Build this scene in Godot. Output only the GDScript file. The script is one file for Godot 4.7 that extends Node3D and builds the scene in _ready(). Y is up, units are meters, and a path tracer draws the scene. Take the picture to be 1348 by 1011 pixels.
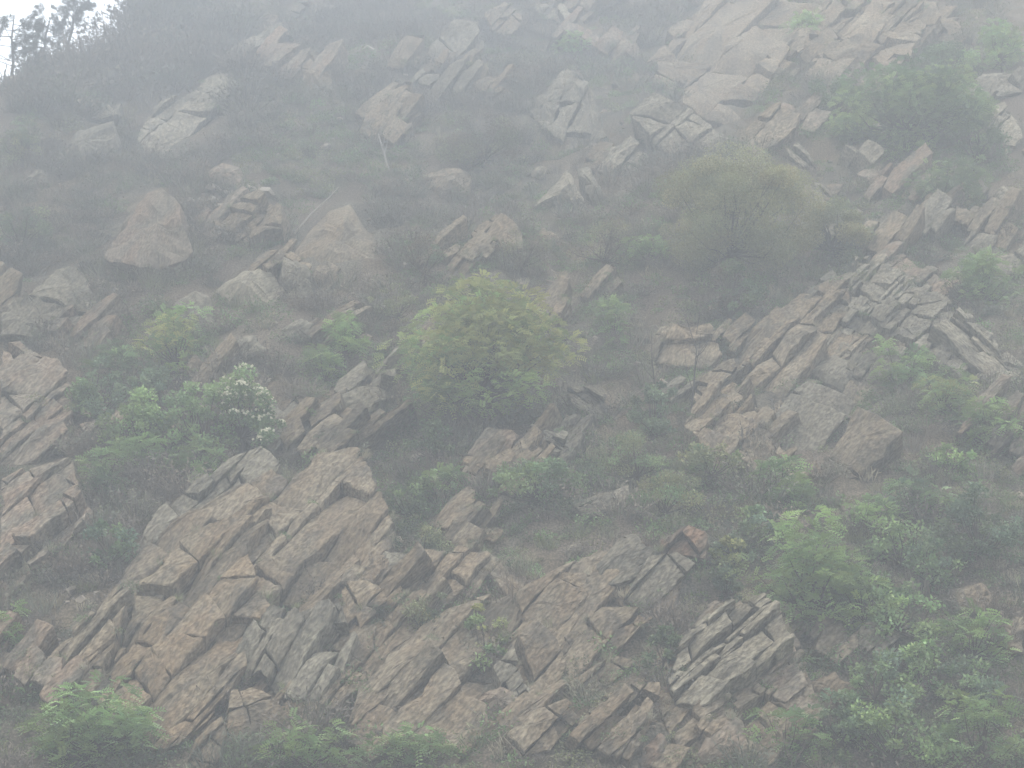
extends Node3D
# A misty rocky hillside: tilted strata, boulders, shrubs and small trees.

const PITCH := 23.0
const VFOV := 24.0
const EYE := Vector3(0, 1.6, 0)
const FOOT := 26.0          # horizontal distance from the camera to the foot of the slope
const RISE := 1.19          # steepness of the slope (about 50 degrees)

var rng := RandomNumberGenerator.new()
var relief := FastNoiseLite.new()
var fine := FastNoiseLite.new()
var stain := FastNoiseLite.new()
var crag := FastNoiseLite.new()
var used := {}
var mats := {}
var outlines := []          # [Rect2, PackedVector2Array] of each rock, as seen from the path

# ------------------------------------------------------------------ the slope
func crest(x: float) -> float:
	return clampf(40.3 + (x + 17.2) * (7.0 if x > -17.2 else 0.8), 30.0, 50.0) + 0.5 * sin(x * 1.3)

# where bedrock is mostly bare: [x, distance, radius]
var bare_zones := []
func bare(x: float, d: float) -> float:
	var b := relief.get_noise_2d(x * 1.5 - 50.0, d * 1.5 + 20.0)
	for q in bare_zones:
		var u: float = (Vector2(x, d) - Vector2(q[0], q[1])).length_squared() / (q[2] * q[2])
		if u < 4.0: b += 0.3 * exp(-u)
	return b

func on_plane(px: float, py: float) -> Vector2:
	var r := ray(px, py)
	var t := (FOOT * RISE + EYE.y) / (-r.z * RISE - r.y)
	return Vector2(r.x * t, -r.z * t)

func height(x: float, z: float) -> float:
	var d := -z
	var h := (d - FOOT) * RISE
	h += relief.get_noise_2d(x, d) * 1.3 * smoothstep(FOOT - 2.0, FOOT + 6.0, d)
	h += fine.get_noise_2d(x, d) * 0.3
	if d > FOOT + 1.0 and d < 80.0 and absf(x) < 32.0:
		# beds of bedrock crop out as slanting steps
		var n := (h * 0.72 * 1.3 - x * 0.69) / 1.25 + relief.get_noise_2d(x * 2.3 + 90.0, d * 2.3) * 1.1
		var k := floorf(n)
		var f := n - k
		var strength := 0.35 + 0.65 * absf(sin(k * 12.9898 + 4.0))
		h -= (f if f < 0.86 else (1.0 - f) * 6.1) * 0.62 * strength * smoothstep(-0.25, 0.2, bare(x, d))
	if h < 0.0:
		return h * 0.04
	var c := crest(x)
	if h > c:
		h = c - 0.45 * (h - c)
	return h

func ray(px: float, py: float) -> Vector3:
	var t := tan(deg_to_rad(VFOV / 2.0))
	var v := Vector3((px - 674.0) / 505.5 * t, (505.5 - py) / 505.5 * t, -1.0).normalized()
	return v.rotated(Vector3.RIGHT, deg_to_rad(PITCH))

func on_slope(px: float, py: float) -> Vector3:
	var r := ray(px, py)
	var t := 20.0
	while t < 130.0:
		var p := EYE + r * t
		if p.y < height(p.x, p.z):
			var lo := t - 0.6
			var hi := t
			for i in 8:
				var m := (lo + hi) / 2.0
				p = EYE + r * m
				if p.y < height(p.x, p.z): hi = m
				else: lo = m
			return EYE + r * hi
		t += 0.6
	return EYE + r * 78.0

func seen_at(p: Vector3) -> Vector2:
	var v := (p - EYE).rotated(Vector3.RIGHT, -deg_to_rad(PITCH))
	var t := tan(deg_to_rad(VFOV / 2.0))
	if v.z > -0.1: return Vector2(-9999, -9999)
	return Vector2(674.0 + v.x / -v.z / t * 505.5, 505.5 - v.y / -v.z / t * 505.5)

func metres_per_pixel(p: Vector3) -> float:
	var v := (p - EYE).rotated(Vector3.RIGHT, -deg_to_rad(PITCH))
	return -v.z * tan(deg_to_rad(VFOV / 2.0)) / 505.5

func in_rock(q: Vector2) -> bool:
	for o in outlines:
		if o[0].has_point(q) and Geometry2D.is_point_in_polygon(q, o[1]): return true
	return false

# ------------------------------------------------------------------ helpers
func numbered(called: String) -> String:
	var n: int = used.get(called, 0)
	used[called] = n + 1
	return called if n == 0 else "%s_%03d" % [called, n]

func tag(o: Node, label: String, category: String, group := "") -> void:
	o.set_meta("label", label)
	o.set_meta("category", category)
	if group != "": o.set_meta("group", group)

func mesh_of(v: PackedVector3Array, c: PackedColorArray, ix: PackedInt32Array) -> ArrayMesh:
	var a := []
	a.resize(Mesh.ARRAY_MAX)
	a[Mesh.ARRAY_VERTEX] = v
	if c.size() == v.size(): a[Mesh.ARRAY_COLOR] = c
	a[Mesh.ARRAY_INDEX] = ix
	var m := ArrayMesh.new()
	m.add_surface_from_arrays(Mesh.PRIMITIVE_TRIANGLES, a)
	return m

func instance(called: String, m: Mesh, material: Material) -> MeshInstance3D:
	var o := MeshInstance3D.new()
	o.name = called
	o.mesh = m
	o.material_override = material
	return o

func grain(seed_: int, freq: float, octaves: int, low: float, high: float, kind := FastNoiseLite.TYPE_SIMPLEX_SMOOTH, ridged := false, size := 512) -> ImageTexture:
	var n := FastNoiseLite.new()
	n.seed = seed_
	n.noise_type = kind
	n.frequency = freq
	n.fractal_type = FastNoiseLite.FRACTAL_RIDGED if ridged else FastNoiseLite.FRACTAL_FBM
	n.fractal_octaves = octaves
	var im := n.get_seamless_image(size, size)
	im.convert(Image.FORMAT_RGB8)
	for y in size:
		for x in size:
			var g := lerpf(low, high, im.get_pixel(x, y).r)
			im.set_pixel(x, y, Color(g, g, g))
	im.generate_mipmaps()
	return ImageTexture.create_from_image(im)

func make_materials() -> void:
	var tone := grain(3, 0.012, 7, 0.5, 1.18, FastNoiseLite.TYPE_SIMPLEX_SMOOTH, false, 1024)
	var bump := grain(5, 0.012, 5, 0.0, 1.0, FastNoiseLite.TYPE_SIMPLEX, true)
	var soil_tone := grain(8, 0.045, 6, 0.2, 1.3)
	var rock := StandardMaterial3D.new()
	rock.albedo_texture = tone
	rock.vertex_color_use_as_albedo = true
	rock.roughness = 0.95
	rock.metallic_specular = 0.25
	rock.uv1_triplanar = true
	rock.uv1_scale = Vector3(0.42, 0.95, 0.6)
	rock.heightmap_enabled = true
	rock.heightmap_texture = bump
	rock.heightmap_scale = 3.5
	mats.rock = rock
	var soil := StandardMaterial3D.new()
	soil.albedo_texture = soil_tone
	soil.vertex_color_use_as_albedo = true
	soil.roughness = 1.0
	soil.metallic_specular = 0.1
	soil.uv1_triplanar = true
	soil.uv1_scale = Vector3(0.6, 0.6, 0.6)
	mats.soil = soil
	var leaf := StandardMaterial3D.new()
	leaf.vertex_color_use_as_albedo = true
	leaf.roughness = 0.6
	leaf.metallic_specular = 0.3
	leaf.cull_mode = BaseMaterial3D.CULL_DISABLED
	leaf.backlight_enabled = true
	leaf.backlight = Color(0.8, 0.8, 0.8)
	mats.leaf = leaf
	var wood := StandardMaterial3D.new()
	wood.vertex_color_use_as_albedo = true
	wood.roughness = 0.95
	wood.metallic_specular = 0.1
	mats.wood = wood
	var dry := StandardMaterial3D.new()
	dry.vertex_color_use_as_albedo = true
	dry.roughness = 1.0
	dry.metallic_specular = 0.1
	dry.cull_mode = BaseMaterial3D.CULL_DISABLED
	mats.dry = dry
	var blossom := StandardMaterial3D.new()
	blossom.vertex_color_use_as_albedo = true
	blossom.roughness = 0.8
	blossom.cull_mode = BaseMaterial3D.CULL_DISABLED
	blossom.backlight_enabled = true
	blossom.backlight = Color(0.4, 0.4, 0.4)
	mats.blossom = blossom

# ------------------------------------------------------------------ rock
const TONES := {
	"warm": [Color(0.276, 0.213, 0.142), Color(0.313, 0.259, 0.184), Color(0.198, 0.167, 0.124)],
	"ochre": [Color(0.290, 0.215, 0.137), Color(0.299, 0.243, 0.167), Color(0.198, 0.167, 0.124)],
	"pink": [Color(0.308, 0.228, 0.163), Color(0.308, 0.259, 0.197), Color(0.201, 0.177, 0.137)],
	"red": [Color(0.276, 0.177, 0.115), Color(0.258, 0.204, 0.149), Color(0.184, 0.157, 0.124)],
	"grey": [Color(0.253, 0.223, 0.167), Color(0.299, 0.269, 0.205), Color(0.184, 0.167, 0.129)],
	"pale": [Color(0.331, 0.287, 0.210), Color(0.385, 0.343, 0.257), Color(0.230, 0.204, 0.155)],
}

func rock_colour(p: Vector3, tones: Array, tint: float) -> Color:
	# weathering: iron stain, bare stone and dark lichen in patches of their own
	var s := stain.get_noise_3d(p.x * 0.7, p.y * 2.2, p.z)
	var l := stain.get_noise_3d(p.x * 1.6 + 40.0, p.y * 2.4, p.z * 1.6)
	var c: Color = tones[0].lerp(tones[1], smoothstep(-0.25, 0.3, s))
	c = c.lerp(tones[2], smoothstep(0.02, 0.34, l))
	return Color(c.r * tint, c.g * tint, c.b * tint)

func block_mesh(poly: PackedVector2Array, f0: float, slope: Vector2, depth: float, rough: float, bevel: float, tones: Array, tint: float, origin: Vector3, dome := 0.012) -> ArrayMesh:
	var centre := Vector2.ZERO
	var round_ := 0.0
	var n0 := poly.size()
	for i in n0:
		centre += poly[i]
		round_ += poly[i].distance_to(poly[(i + 1) % n0])
	centre /= n0
	var step := maxf(round_ / 30.0, 0.05)
	var rim := PackedVector2Array()
	for i in n0:
		var a := poly[i]
		var b := poly[(i + 1) % n0]
		var k := maxi(1, int(round(a.distance_to(b) / step)))
		var out := (b - a).normalized().orthogonal()
		for j in k:
			var q := a.lerp(b, j / float(k))
			if j > 0:
				q += out * crag.get_noise_3d(q.x * 2.5 + origin.x, q.y * 2.5 + origin.y, origin.z + 9.0) * rough * 1.0
			rim.append(q)
	var size := round_ / 4.0
	var m := rim.size()
	# [share of the way from the middle to the rim, depth behind the front]
	var fall := dome * size
	var rings := [[0.3, 0.0], [0.66, -fall * 0.35], [0.95, -fall * 0.85], [1.0, -fall - bevel], [1.0, -fall - depth * 0.16], [1.02, -depth * 0.5], [1.0, -depth]]
	var cuts := []
	for i in 3 + int(dome > 0.1) * 2:
		var ang := rng.randf() * TAU
		cuts.append([Vector2(cos(ang), sin(ang)) * rng.randf_range(0.15, 0.85), rng.randf_range(0.05, 0.22) * size])
	var v := PackedVector3Array()
	var c := PackedColorArray()
	var ix := PackedInt32Array()
	for r in rings.size() + 1:
		for i in (1 if r == 0 else m):
			var q := centre
			var back := 0.0
			if r > 0:
				var s: float = rings[r - 1][0]
				if r >= 2 and r <= 4: s *= 1.0 + 0.03 * crag.get_noise_2d(i * 31.0 + origin.x, r * 17.0)
				q = centre + (rim[i] - centre) * s
				back = rings[r - 1][1]
				if r >= 5:
					# the bed above overhangs: undersides run back under the block
					var w := (rim[i] - centre).normalized()
					q += Vector2(-0.06, 0.16) * maxf(0.0, -w.y) * -back * 0.8
			var p := Vector3(q.x, q.y, f0 + back + (q - centre).dot(slope))
			var g := crag.get_noise_3d((p.x + origin.x) * 0.8, (p.y + origin.y) * 1.6, p.z + origin.z)
			var g2 := crag.get_noise_3d((p.x + origin.x) * 3.1, (p.y + origin.y) * 5.0, p.z * 3.0 + origin.z)
			var ledge := floorf(g * 5.0) / 5.0
			if r < 5:
				var chip := 0.0
				for k in cuts: chip = minf(chip, k[1] - (q - centre).dot(k[0]) * 0.6)
				p.z += maxf(chip, -0.3 * size) + (ledge * 0.85 + g * 0.15) * rough * 1.6 + g2 * rough * 0.8
			else:
				p += Vector3(g2, g, 0) * rough * 0.5
			v.append(p)
			c.append(rock_colour(p + origin, tones, tint))
	for i in m:
		ix.append_array([0, 1 + (i + 1) % m, 1 + i])
	for r in rings.size() - 1:
		var a := 1 + r * m
		var b := a + m
		for i in m:
			var j := (i + 1) % m
			ix.append_array([a + i, a + j, b + j, a + i, b + j, b + i])
	return mesh_of(v, c, ix)

func tidy(poly: PackedVector2Array, least: float) -> PackedVector2Array:
	var out := PackedVector2Array()
	for p in poly:
		if out.is_empty() or (out[-1].distance_to(p) > least and out[0].distance_to(p) > least):
			out.append(p)
	return out

func area_of(poly: PackedVector2Array) -> float:
	var s := 0.0
	for i in poly.size():
		s += poly[i].cross(poly[(i + 1) % poly.size()])
	return s / 2.0

# d: label, name, category, tone, dip (degrees in the face), bed (m), joint (m), jit (m), out (m), yaw, lean, p (outline as seen)
func outcrop(d: Dictionary) -> void:
	var flat: Array = d.p
	var px := PackedVector2Array()
	var mid := Vector2.ZERO
	for i in range(0, flat.size(), 2):
		px.append(Vector2(flat[i], flat[i + 1]))
		mid += px[-1]
	mid /= px.size()
	var box := Rect2(px[0], Vector2.ZERO)
	for q in px: box = box.expand(q)
	if not d.get("under", false): outlines.append([box, px])
	var at := on_slope(mid.x, mid.y)
	var tall := box.size.y * metres_per_pixel(at)
	var yaw := deg_to_rad(d.get("yaw", rng.randf_range(-14.0, 14.0)))
	var lean := deg_to_rad(d.get("lean", clampf(4.0 + tall * 6.0, 5.0, 33.0) + rng.randf_range(-4.0, 4.0)))
	var F := Vector3(sin(yaw) * cos(lean), sin(lean), cos(yaw) * cos(lean))
	# the face stands clear of the slope along its whole outline
	var r0 := ray(mid.x, mid.y)
	var reach := (at - EYE).length()
	var behind := -9.0
	for q in px:
		var r := ray(q.x, q.y)
		var near := (on_slope(q.x, q.y) - EYE).length()
		behind = maxf(behind, reach * r0.dot(F) / r.dot(F) - near)
	var out: float = d.get("out", 0.3)
	reach -= clampf(behind, 0.0, 1.1 if d.get("under", false) else 1.7) + out * 0.5
	at = EYE + r0 * reach
	# the beds run along the dip as it is seen from the path
	var dip := deg_to_rad(d.get("dip", 46.0))
	var side := ray(mid.x + cos(dip) * 40.0, mid.y - sin(dip) * 40.0)
	var A := (EYE + side * ((at - EYE).dot(F) / side.dot(F)) - at).normalized()
	var N := F.cross(A)
	var basis_ := Basis(A, N, F)
	# outline in the plane of the face
	var poly := PackedVector2Array()
	for q in px:
		var r := ray(q.x, q.y)
		var hit := EYE + r * ((at - EYE).dot(F) / r.dot(F))
		var l := hit - at
		poly.append(Vector2(l.dot(A), l.dot(N)))
	if area_of(poly) < 0.0: poly.reverse()
	var ragged := PackedVector2Array()
	for i in poly.size():
		var pa := poly[i]
		var pb := poly[(i + 1) % poly.size()]
		var cuts := maxi(1, int(pa.distance_to(pb) / 0.35))
		for j in cuts:
			var e := pa.lerp(pb, j / float(cuts))
			ragged.append(e + (pb - pa).normalized().orthogonal() * rng.randf_range(-0.07, 0.05))
	if d.name != "boulder": poly = ragged
	var lo := poly[0]
	var hi := poly[0]
	for q in poly:
		lo = lo.min(q)
		hi = hi.max(q)
	var bed: float = d.get("bed", 0.5)
	var joint: float = d.get("joint", 1.2)
	var jit: float = d.get("jit", 0.12)
	var depth: float = d.get("depth", clampf(tall * 0.85, 0.8, 3.6)) + out
	var gap: float = d.get("gap", 0.02)
	var rough: float = d.get("rough", 0.06)
	var tones: Array = TONES[d.get("tone", "grey")]
	var origin := Vector3(rng.randf() * 200.0, rng.randf() * 200.0, rng.randf() * 200.0)
	var cells := []
	if not d.has("bed") and d.name == "boulder":
		cells.append([poly, 0.0, area_of(poly)])
		lo.y = hi.y + 1.0
	var n := lo.y - rng.randf() * bed * 0.5
	while n < hi.y:
		var t := bed * (0.28 + 1.9 * pow(rng.randf(), 1.9))
		if hi.y - (n + t) < bed * 0.35: t = hi.y - n + 0.05
		var a := lo.x - rng.randf() * joint
		var bf := rng.randf_range(-1.0, 1.0) * jit
		var skew := rng.randf_range(-0.5, 0.5)
		var stride := joint * rng.randf_range(0.5, 1.7)
		var w1 := rng.randf_range(-0.03, 0.03) * bed
		while a < hi.x:
			var l := stride * (0.35 + 1.6 * pow(rng.randf(), 1.4))
			var skew2 := rng.randf_range(-0.6, 0.6)
			var wob := bed * 0.12
			var quad := PackedVector2Array([
				Vector2(a + gap, n + gap * 0.6 + w1), Vector2(a + l * 0.5, n + gap * 0.6 + rng.randf_range(-wob, wob) * 0.5),
				Vector2(a + l - gap, n + gap * 0.6), Vector2(a + l - gap + skew2 * t, n + t - gap * 0.6),
				Vector2(a + l * 0.5, n + t - gap * 0.6 + rng.randf_range(-wob, wob) * 0.5), Vector2(a + gap + skew * t, n + t - gap * 0.6)])
			for piece in Geometry2D.intersect_polygons(quad, poly):
				piece = tidy(piece, 0.05)
				if piece.size() < 3: continue
				var s := area_of(piece)
				if s < 0.0:
					piece.reverse()
					s = -s
				if s > 0.012 and (s > 0.4 or rng.randf() > 0.08): cells.append([piece, bf + rng.randf_range(-1.0, 1.0) * jit * 0.9, s])
			a += l
			skew = skew2
		n += t
	var root: Node3D
	var called := numbered(d.name)
	if cells.size() == 1:
		root = instance(called, block_mesh(cells[0][0], 0.0, Vector2(rng.randf_range(-0.15, 0.15), rng.randf_range(-0.25, 0.1)), depth, rough, 0.04, tones, 1.0, origin, 0.2), mats.rock)
	else:
		root = Node3D.new()
		root.name = called
		var blocks := {}
		for c in cells:
			var k: Vector2 = Vector2(rng.randf_range(-0.12, 0.12), rng.randf_range(-0.2, 0.08)) * d.get("tilt", 1.0)
			var small := sqrt(c[2])
			var b := block_mesh(c[0], c[1], k, depth, minf(rough, small * 0.09), minf(0.022, small * 0.03), tones, rng.randf_range(0.84, 1.14), origin)
			var kind := "fragment" if c[2] < 0.1 else ("block" if c[2] < bed * bed * 2.0 else "slab")
			var nth: int = blocks.get(kind, 0)
			blocks[kind] = nth + 1
			var at_block := instance(kind if nth == 0 else "%s_%03d" % [kind, nth], b, mats.rock)
			root.add_child(at_block)
			if rng.randf() < d.get("growth", 0.5):
				var q: Vector2 = c[0][rng.randi() % c[0].size()]
				crevices.append(Transform3D(basis_, at) * Vector3(q.x, q.y, c[1] - 0.08))
	root.transform = Transform3D(basis_, at)
	tag(root, d.label, d.category, d.get("group", ""))
	add_child(root)

# ------------------------------------------------------------------ foliage
class Leaves:
	var v := PackedVector3Array()
	var c := PackedColorArray()
	var ix := PackedInt32Array()
	func leaf(p: Vector3, along: Vector3, side: Vector3, length: float, width: float, col: Color) -> void:
		var n := v.size()
		v.append(p)
		v.append(p + along * (length * 0.45) + side * (width * 0.5))
		v.append(p + along * length)
		v.append(p + along * (length * 0.45) - side * (width * 0.5))
		for i in 4: c.append(col)
		ix.append_array([n, n + 1, n + 2, n, n + 2, n + 3])
	func tube(path: Array, r0: float, r1: float, col: Color, sides := 5) -> void:
		var n := v.size()
		var k := path.size()
		for i in k:
			var p: Vector3 = path[i]
			var along: Vector3 = (path[mini(i + 1, k - 1)] - path[maxi(i - 1, 0)]).normalized()
			var s := along.cross(Vector3(0.31, 0.2, 0.93)).normalized()
			var t := along.cross(s)
			var r := lerpf(r0, r1, i / float(k - 1))
			for j in sides:
				var a := TAU * j / sides
				v.append(p + (s * cos(a) + t * sin(a)) * r)
				c.append(col)
		for i in k - 1:
			for j in sides:
				var a := n + i * sides + j
				var b := n + i * sides + (j + 1) % sides
				ix.append_array([a, b, b + sides, a, b + sides, a + sides])

func shade_of(base: Color, spread: float) -> Color:
	var k := rng.randf_range(1.0 - spread, 1.0 + spread)
	var y := rng.randf_range(-spread, spread) * 0.25
	return Color(base.r * (k + y), base.g * k, base.b * (k - y))

func unit() -> Vector3:
	var z := rng.randf_range(-1.0, 1.0)
	var a := rng.randf() * TAU
	return Vector3(sqrt(1.0 - z * z) * cos(a), z, sqrt(1.0 - z * z) * sin(a))

const GREENS := {
	"bright": Color(0.29, 0.4, 0.16),
	"mid": Color(0.235, 0.32, 0.145),
	"deep": Color(0.14, 0.185, 0.1),
	"blue": Color(0.185, 0.245, 0.15),
	"lime": Color(0.36, 0.385, 0.16),
	"olive": Color(0.255, 0.265, 0.135),
	"tan": Color(0.31, 0.3, 0.165),
	"brown": Color(0.17, 0.14, 0.105),
}

# d: label, name, category, green, style, c (middle of the crown, its width and height, as seen), foot (pixels below the crown)
func plant(d: Dictionary) -> void:
	var c: Array = d.c
	var foot: float = d.get("foot", 4.0)
	var base := on_slope(c[0] + d.get("lean", 0.0), c[1] + c[3] * 0.5 + foot)
	var m := metres_per_pixel(base)
	var w: float = c[2] * m * 0.6
	var h: float = c[3] * m * 0.58
	var r := ray(c[0], c[1])
	var reach: float = -(base.z) - w * d.get("forward", 0.3)
	var centre: Vector3 = EYE + r * (reach / -r.z)
	var style: String = d.get("style", "frond")
	var green: Color = GREENS[d.get("green", "mid")]
	var second: Color = GREENS[d.get("second", d.get("green", "mid"))]
	var dens: float = d.get("dens", 1.0)
	var root := Node3D.new()
	root.name = numbered(d.name)
	root.position = base
	centre -= base
	var lobes := []
	var nl := clampi(int(10.0 + w * h * 15.0), 14, 80)
	for i in nl:
		var u := unit() * (0.35 + 0.75 * pow(rng.randf(), 0.7))
		var taper: float = 1.0 - 0.35 * d.get("taper", 0.6) * (u.y + 1.0) * 0.9
		u = Vector3(u.x * taper, u.y, u.z * taper * 0.85)
		var size := 0.09 + 0.2 * pow(rng.randf(), 1.5)
		lobes.append([centre + Vector3(u.x * w * 0.86, u.y * h * 0.84, u.z * w * 0.8), w * size, rng.randf()])
	var L := Leaves.new()
	var T := Leaves.new()
	var bark := Color(0.085, 0.07, 0.055)
	# limbs: from the foot to each clump
	var fork: Vector3 = centre * d.get("fork", 0.35) + Vector3(rng.randf_range(-0.1, 0.1), 0, rng.randf_range(-0.1, 0.1)) * w
	var thick := clampf((w + h) * 0.028, 0.012, 0.09)
	T.tube([Vector3(0, -0.25, 0), fork * 0.5 + Vector3(rng.randf_range(-0.06, 0.06), 0, 0) * w, fork], thick, thick * 0.7, bark, 6)
	var limbs := []
	for b in lobes:
		var bend: Vector3 = fork.lerp(b[0], 0.55) + Vector3(rng.randf_range(-0.1, 0.1), rng.randf_range(-0.12, 0.02), rng.randf_range(-0.1, 0.1)) * w
		if d.name == "tree":
			var B := Leaves.new()
			B.tube([fork, bend, b[0]], thick * 0.55, 0.006, bark, 4)
			limbs.append(mesh_of(B.v, B.c, B.ix))
		else:
			T.tube([fork, bend, b[0]], thick * 0.38, 0.005, bark, 4)
	for b in lobes:
		var lc: Vector3 = b[0]
		var lr: float = b[1]
		var base_col: Color = green.lerp(second, 1.0 if b[2] > 0.6 else 0.0)
		base_col = shade_of(base_col, 0.32)
		if style == "frond":
			var nf := int(clampf(lr * lr * 330.0 * dens, 13.0, 80.0))
			for i in nf:
				var u := unit()
				u.y = u.y * 0.75 + 0.2
				var p := lc + Vector3(u.x * lr, u.y * lr * 0.9, u.z * lr)
				var dir := Vector3(u.x, rng.randf_range(-0.35, 0.55), u.z).normalized()
				var side := dir.cross(Vector3.UP).normalized()
				side = (side + Vector3.UP * rng.randf_range(-0.7, 0.7)).normalized()
				var fl := rng.randf_range(0.18, 0.32)
				var col := shade_of(base_col, 0.22)
				var k := 5
				for j in k:
					var s := (j + 0.6) / k
					var q := p + dir * fl * s - Vector3.UP * fl * 0.35 * s * s
					var ll := rng.randf_range(0.07, 0.1)
					L.leaf(q, (side + dir * 0.45).normalized(), dir, ll, 0.045, col)
					L.leaf(q, (-side + dir * 0.45).normalized(), dir, ll, 0.045, col)
		else:
			var leaf_l := 0.09 if style == "broad" else 0.06
			var leaf_w := 0.06 if style == "broad" else 0.03
			var nf := int(clampf(lr * lr * (2300.0 if style == "broad" else 3600.0) * dens, 70.0, 1300.0))
			for i in nf:
				var u := unit() * pow(rng.randf(), 0.35)
				var p := lc + Vector3(u.x * lr, u.y * lr * 0.7, u.z * lr)
				var dir := (unit() + Vector3(u.x, 0.1, u.z)).normalized()
				var side := dir.cross(Vector3.UP + unit() * 0.6).normalized()
				var col := shade_of(base_col, 0.25)
				L.leaf(p, dir, side, leaf_l * rng.randf_range(0.7, 1.3), leaf_w * rng.randf_range(0.8, 1.2), col)
	var trunk := instance("trunk", mesh_of(T.v, T.c, T.ix), mats.wood)
	root.add_child(trunk)
	for i in limbs.size():
		trunk.add_child(instance("limb" if i == 0 else "limb_%03d" % i, limbs[i], mats.wood))
	var crown := instance("crown", mesh_of(L.v, L.c, L.ix), mats.leaf)
	root.add_child(crown)
	if d.has("flowers"):
		var B := Leaves.new()
		var nb: int = d.flowers
		for i in nb:
			var b: Array = lobes[i % lobes.size()]
			var u := unit()
			u.y = absf(u.y) * 0.7
			u.z = absf(u.z)
			var p: Vector3 = b[0] + u * b[1] * 1.05
			var cr := rng.randf_range(0.02, 0.055)
			for k in 20:
				var q := unit()
				q.y = absf(q.y) - 0.2
				var side := q.cross(unit()).normalized()
				B.leaf(p + q * cr * 0.55, side, q.cross(side), 0.034, 0.03, shade_of(Color(0.68, 0.65, 0.50), 0.1))
		crown.add_child(instance("blossom", mesh_of(B.v, B.c, B.ix), mats.blossom))
	tag(root, d.label, d.category, d.get("group", ""))
	add_child(root)

func pine(base: Vector3, tall: float, wide: float, lean: float, label: String) -> void:
	var root := Node3D.new()
	root.name = numbered("pine_tree")
	root.position = base
	var T := Leaves.new()
	var L := Leaves.new()
	var bark := Color(0.07, 0.06, 0.055)
	var top := Vector3(lean, tall, 0)
	T.tube([Vector3(0, -0.4, 0), top * 0.35 + Vector3(0.06, 0, 0), top * 0.7 - Vector3(0.05, 0, 0), top], 0.07, 0.02, bark, 6)
	for i in 26:
		var s := rng.randf_range(0.2, 1.0)
		var p := top * s
		var a := rng.randf() * TAU
		var len_ := wide * (1.15 - s * 0.75) * rng.randf_range(0.6, 1.1)
		var dir := Vector3(cos(a), rng.randf_range(0.05, 0.45), sin(a) * 0.8).normalized()
		var e := p + dir * len_
		T.tube([p, p + dir * len_ * 0.5 - Vector3(0, 0.05, 0), e], 0.022, 0.008, bark, 4)
		for j in 7:
			var q := p.lerp(e, rng.randf_range(0.3, 1.0))
			var twig := (dir + unit() * 0.9).normalized()
			var tip := q + twig * rng.randf_range(0.12, 0.3)
			T.tube([q, q.lerp(tip, 0.5), tip], 0.009, 0.005, bark, 3)
			for n in 30:
				var nd := (twig * 0.7 + unit()).normalized()
				L.leaf(q.lerp(tip, rng.randf_range(0.5, 1.0)), nd, nd.cross(unit()).normalized(), rng.randf_range(0.12, 0.2), 0.02, shade_of(Color(0.045, 0.06, 0.045), 0.25))
	root.add_child(instance("trunk", mesh_of(T.v, T.c, T.ix), mats.wood), true)
	root.add_child(instance("crown", mesh_of(L.v, L.c, L.ix), mats.leaf), true)
	tag(root, label, "pine tree", "pines on the ridge")
	add_child(root)

func bare_stem(called: String, label: String, category: String, from: Array, to: Array, thick: float, forks: int, col: Color) -> void:
	var base := on_slope(from[0], from[1])
	var m := metres_per_pixel(base)
	var r := ray(to[0], to[1])
	var tip := EYE + r * ((-(base.z) - 0.25) / -r.z) - base
	var T := Leaves.new()
	var bow := Vector3(rng.randf_range(-0.08, 0.08), 0, rng.randf_range(0.0, 0.1)) * tip.length()
	T.tube([Vector3(0, -0.2, 0), tip * 0.35 + bow * 0.6, tip * 0.7 + bow, tip], thick, thick * 0.35, col, 5)
	for i in forks:
		var s := rng.randf_range(0.35, 0.9)
		var p := tip * s + bow * minf(s * 1.5, 1.0)
		var dir := (tip.normalized() + unit() * 0.9).normalized()
		var l := tip.length() * rng.randf_range(0.15, 0.4)
		T.tube([p, p + dir * l * 0.5 + unit() * l * 0.06, p + dir * l + Vector3(0, l * 0.15, 0)], thick * 0.45, thick * 0.15, col, 4)
	var o := instance(numbered(called), mesh_of(T.v, T.c, T.ix), mats.wood)
	o.position = base
	tag(o, label, category)
	add_child(o)

func stone_mesh(size: float) -> ArrayMesh:
	var poly := PackedVector2Array()
	var k := rng.randi_range(4, 6)
	var a0 := rng.randf() * TAU
	for i in k:
		var a := a0 + TAU * i / k + rng.randf_range(-0.3, 0.3)
		poly.append(Vector2(cos(a), sin(a) * 0.7) * size * rng.randf_range(0.7, 1.1))
	var v := PackedVector3Array()
	var c := PackedColorArray()
	var ix := PackedInt32Array()
	var t := size * rng.randf_range(0.14, 0.36)
	for r in 3:
		for i in k:
			var s: float = [0.72, 1.0, 0.8][r]
			v.append(Vector3(poly[i].x * s, poly[i].y * s, [t, 0.1 * t, -t][r] + rng.randf_range(-0.2, 0.2) * t))
			c.append(shade_of(Color(1, 1, 1), 0.08))
	for r in 2:
		for i in k:
			var a := r * k + i
			var b := r * k + (i + 1) % k
			ix.append_array([a, b, b + k, a, b + k, a + k])
	for i in range(1, k - 1):
		ix.append_array([0, i + 1, i, 2 * k, 2 * k + i, 2 * k + i + 1])
	return mesh_of(v, c, ix)

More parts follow.
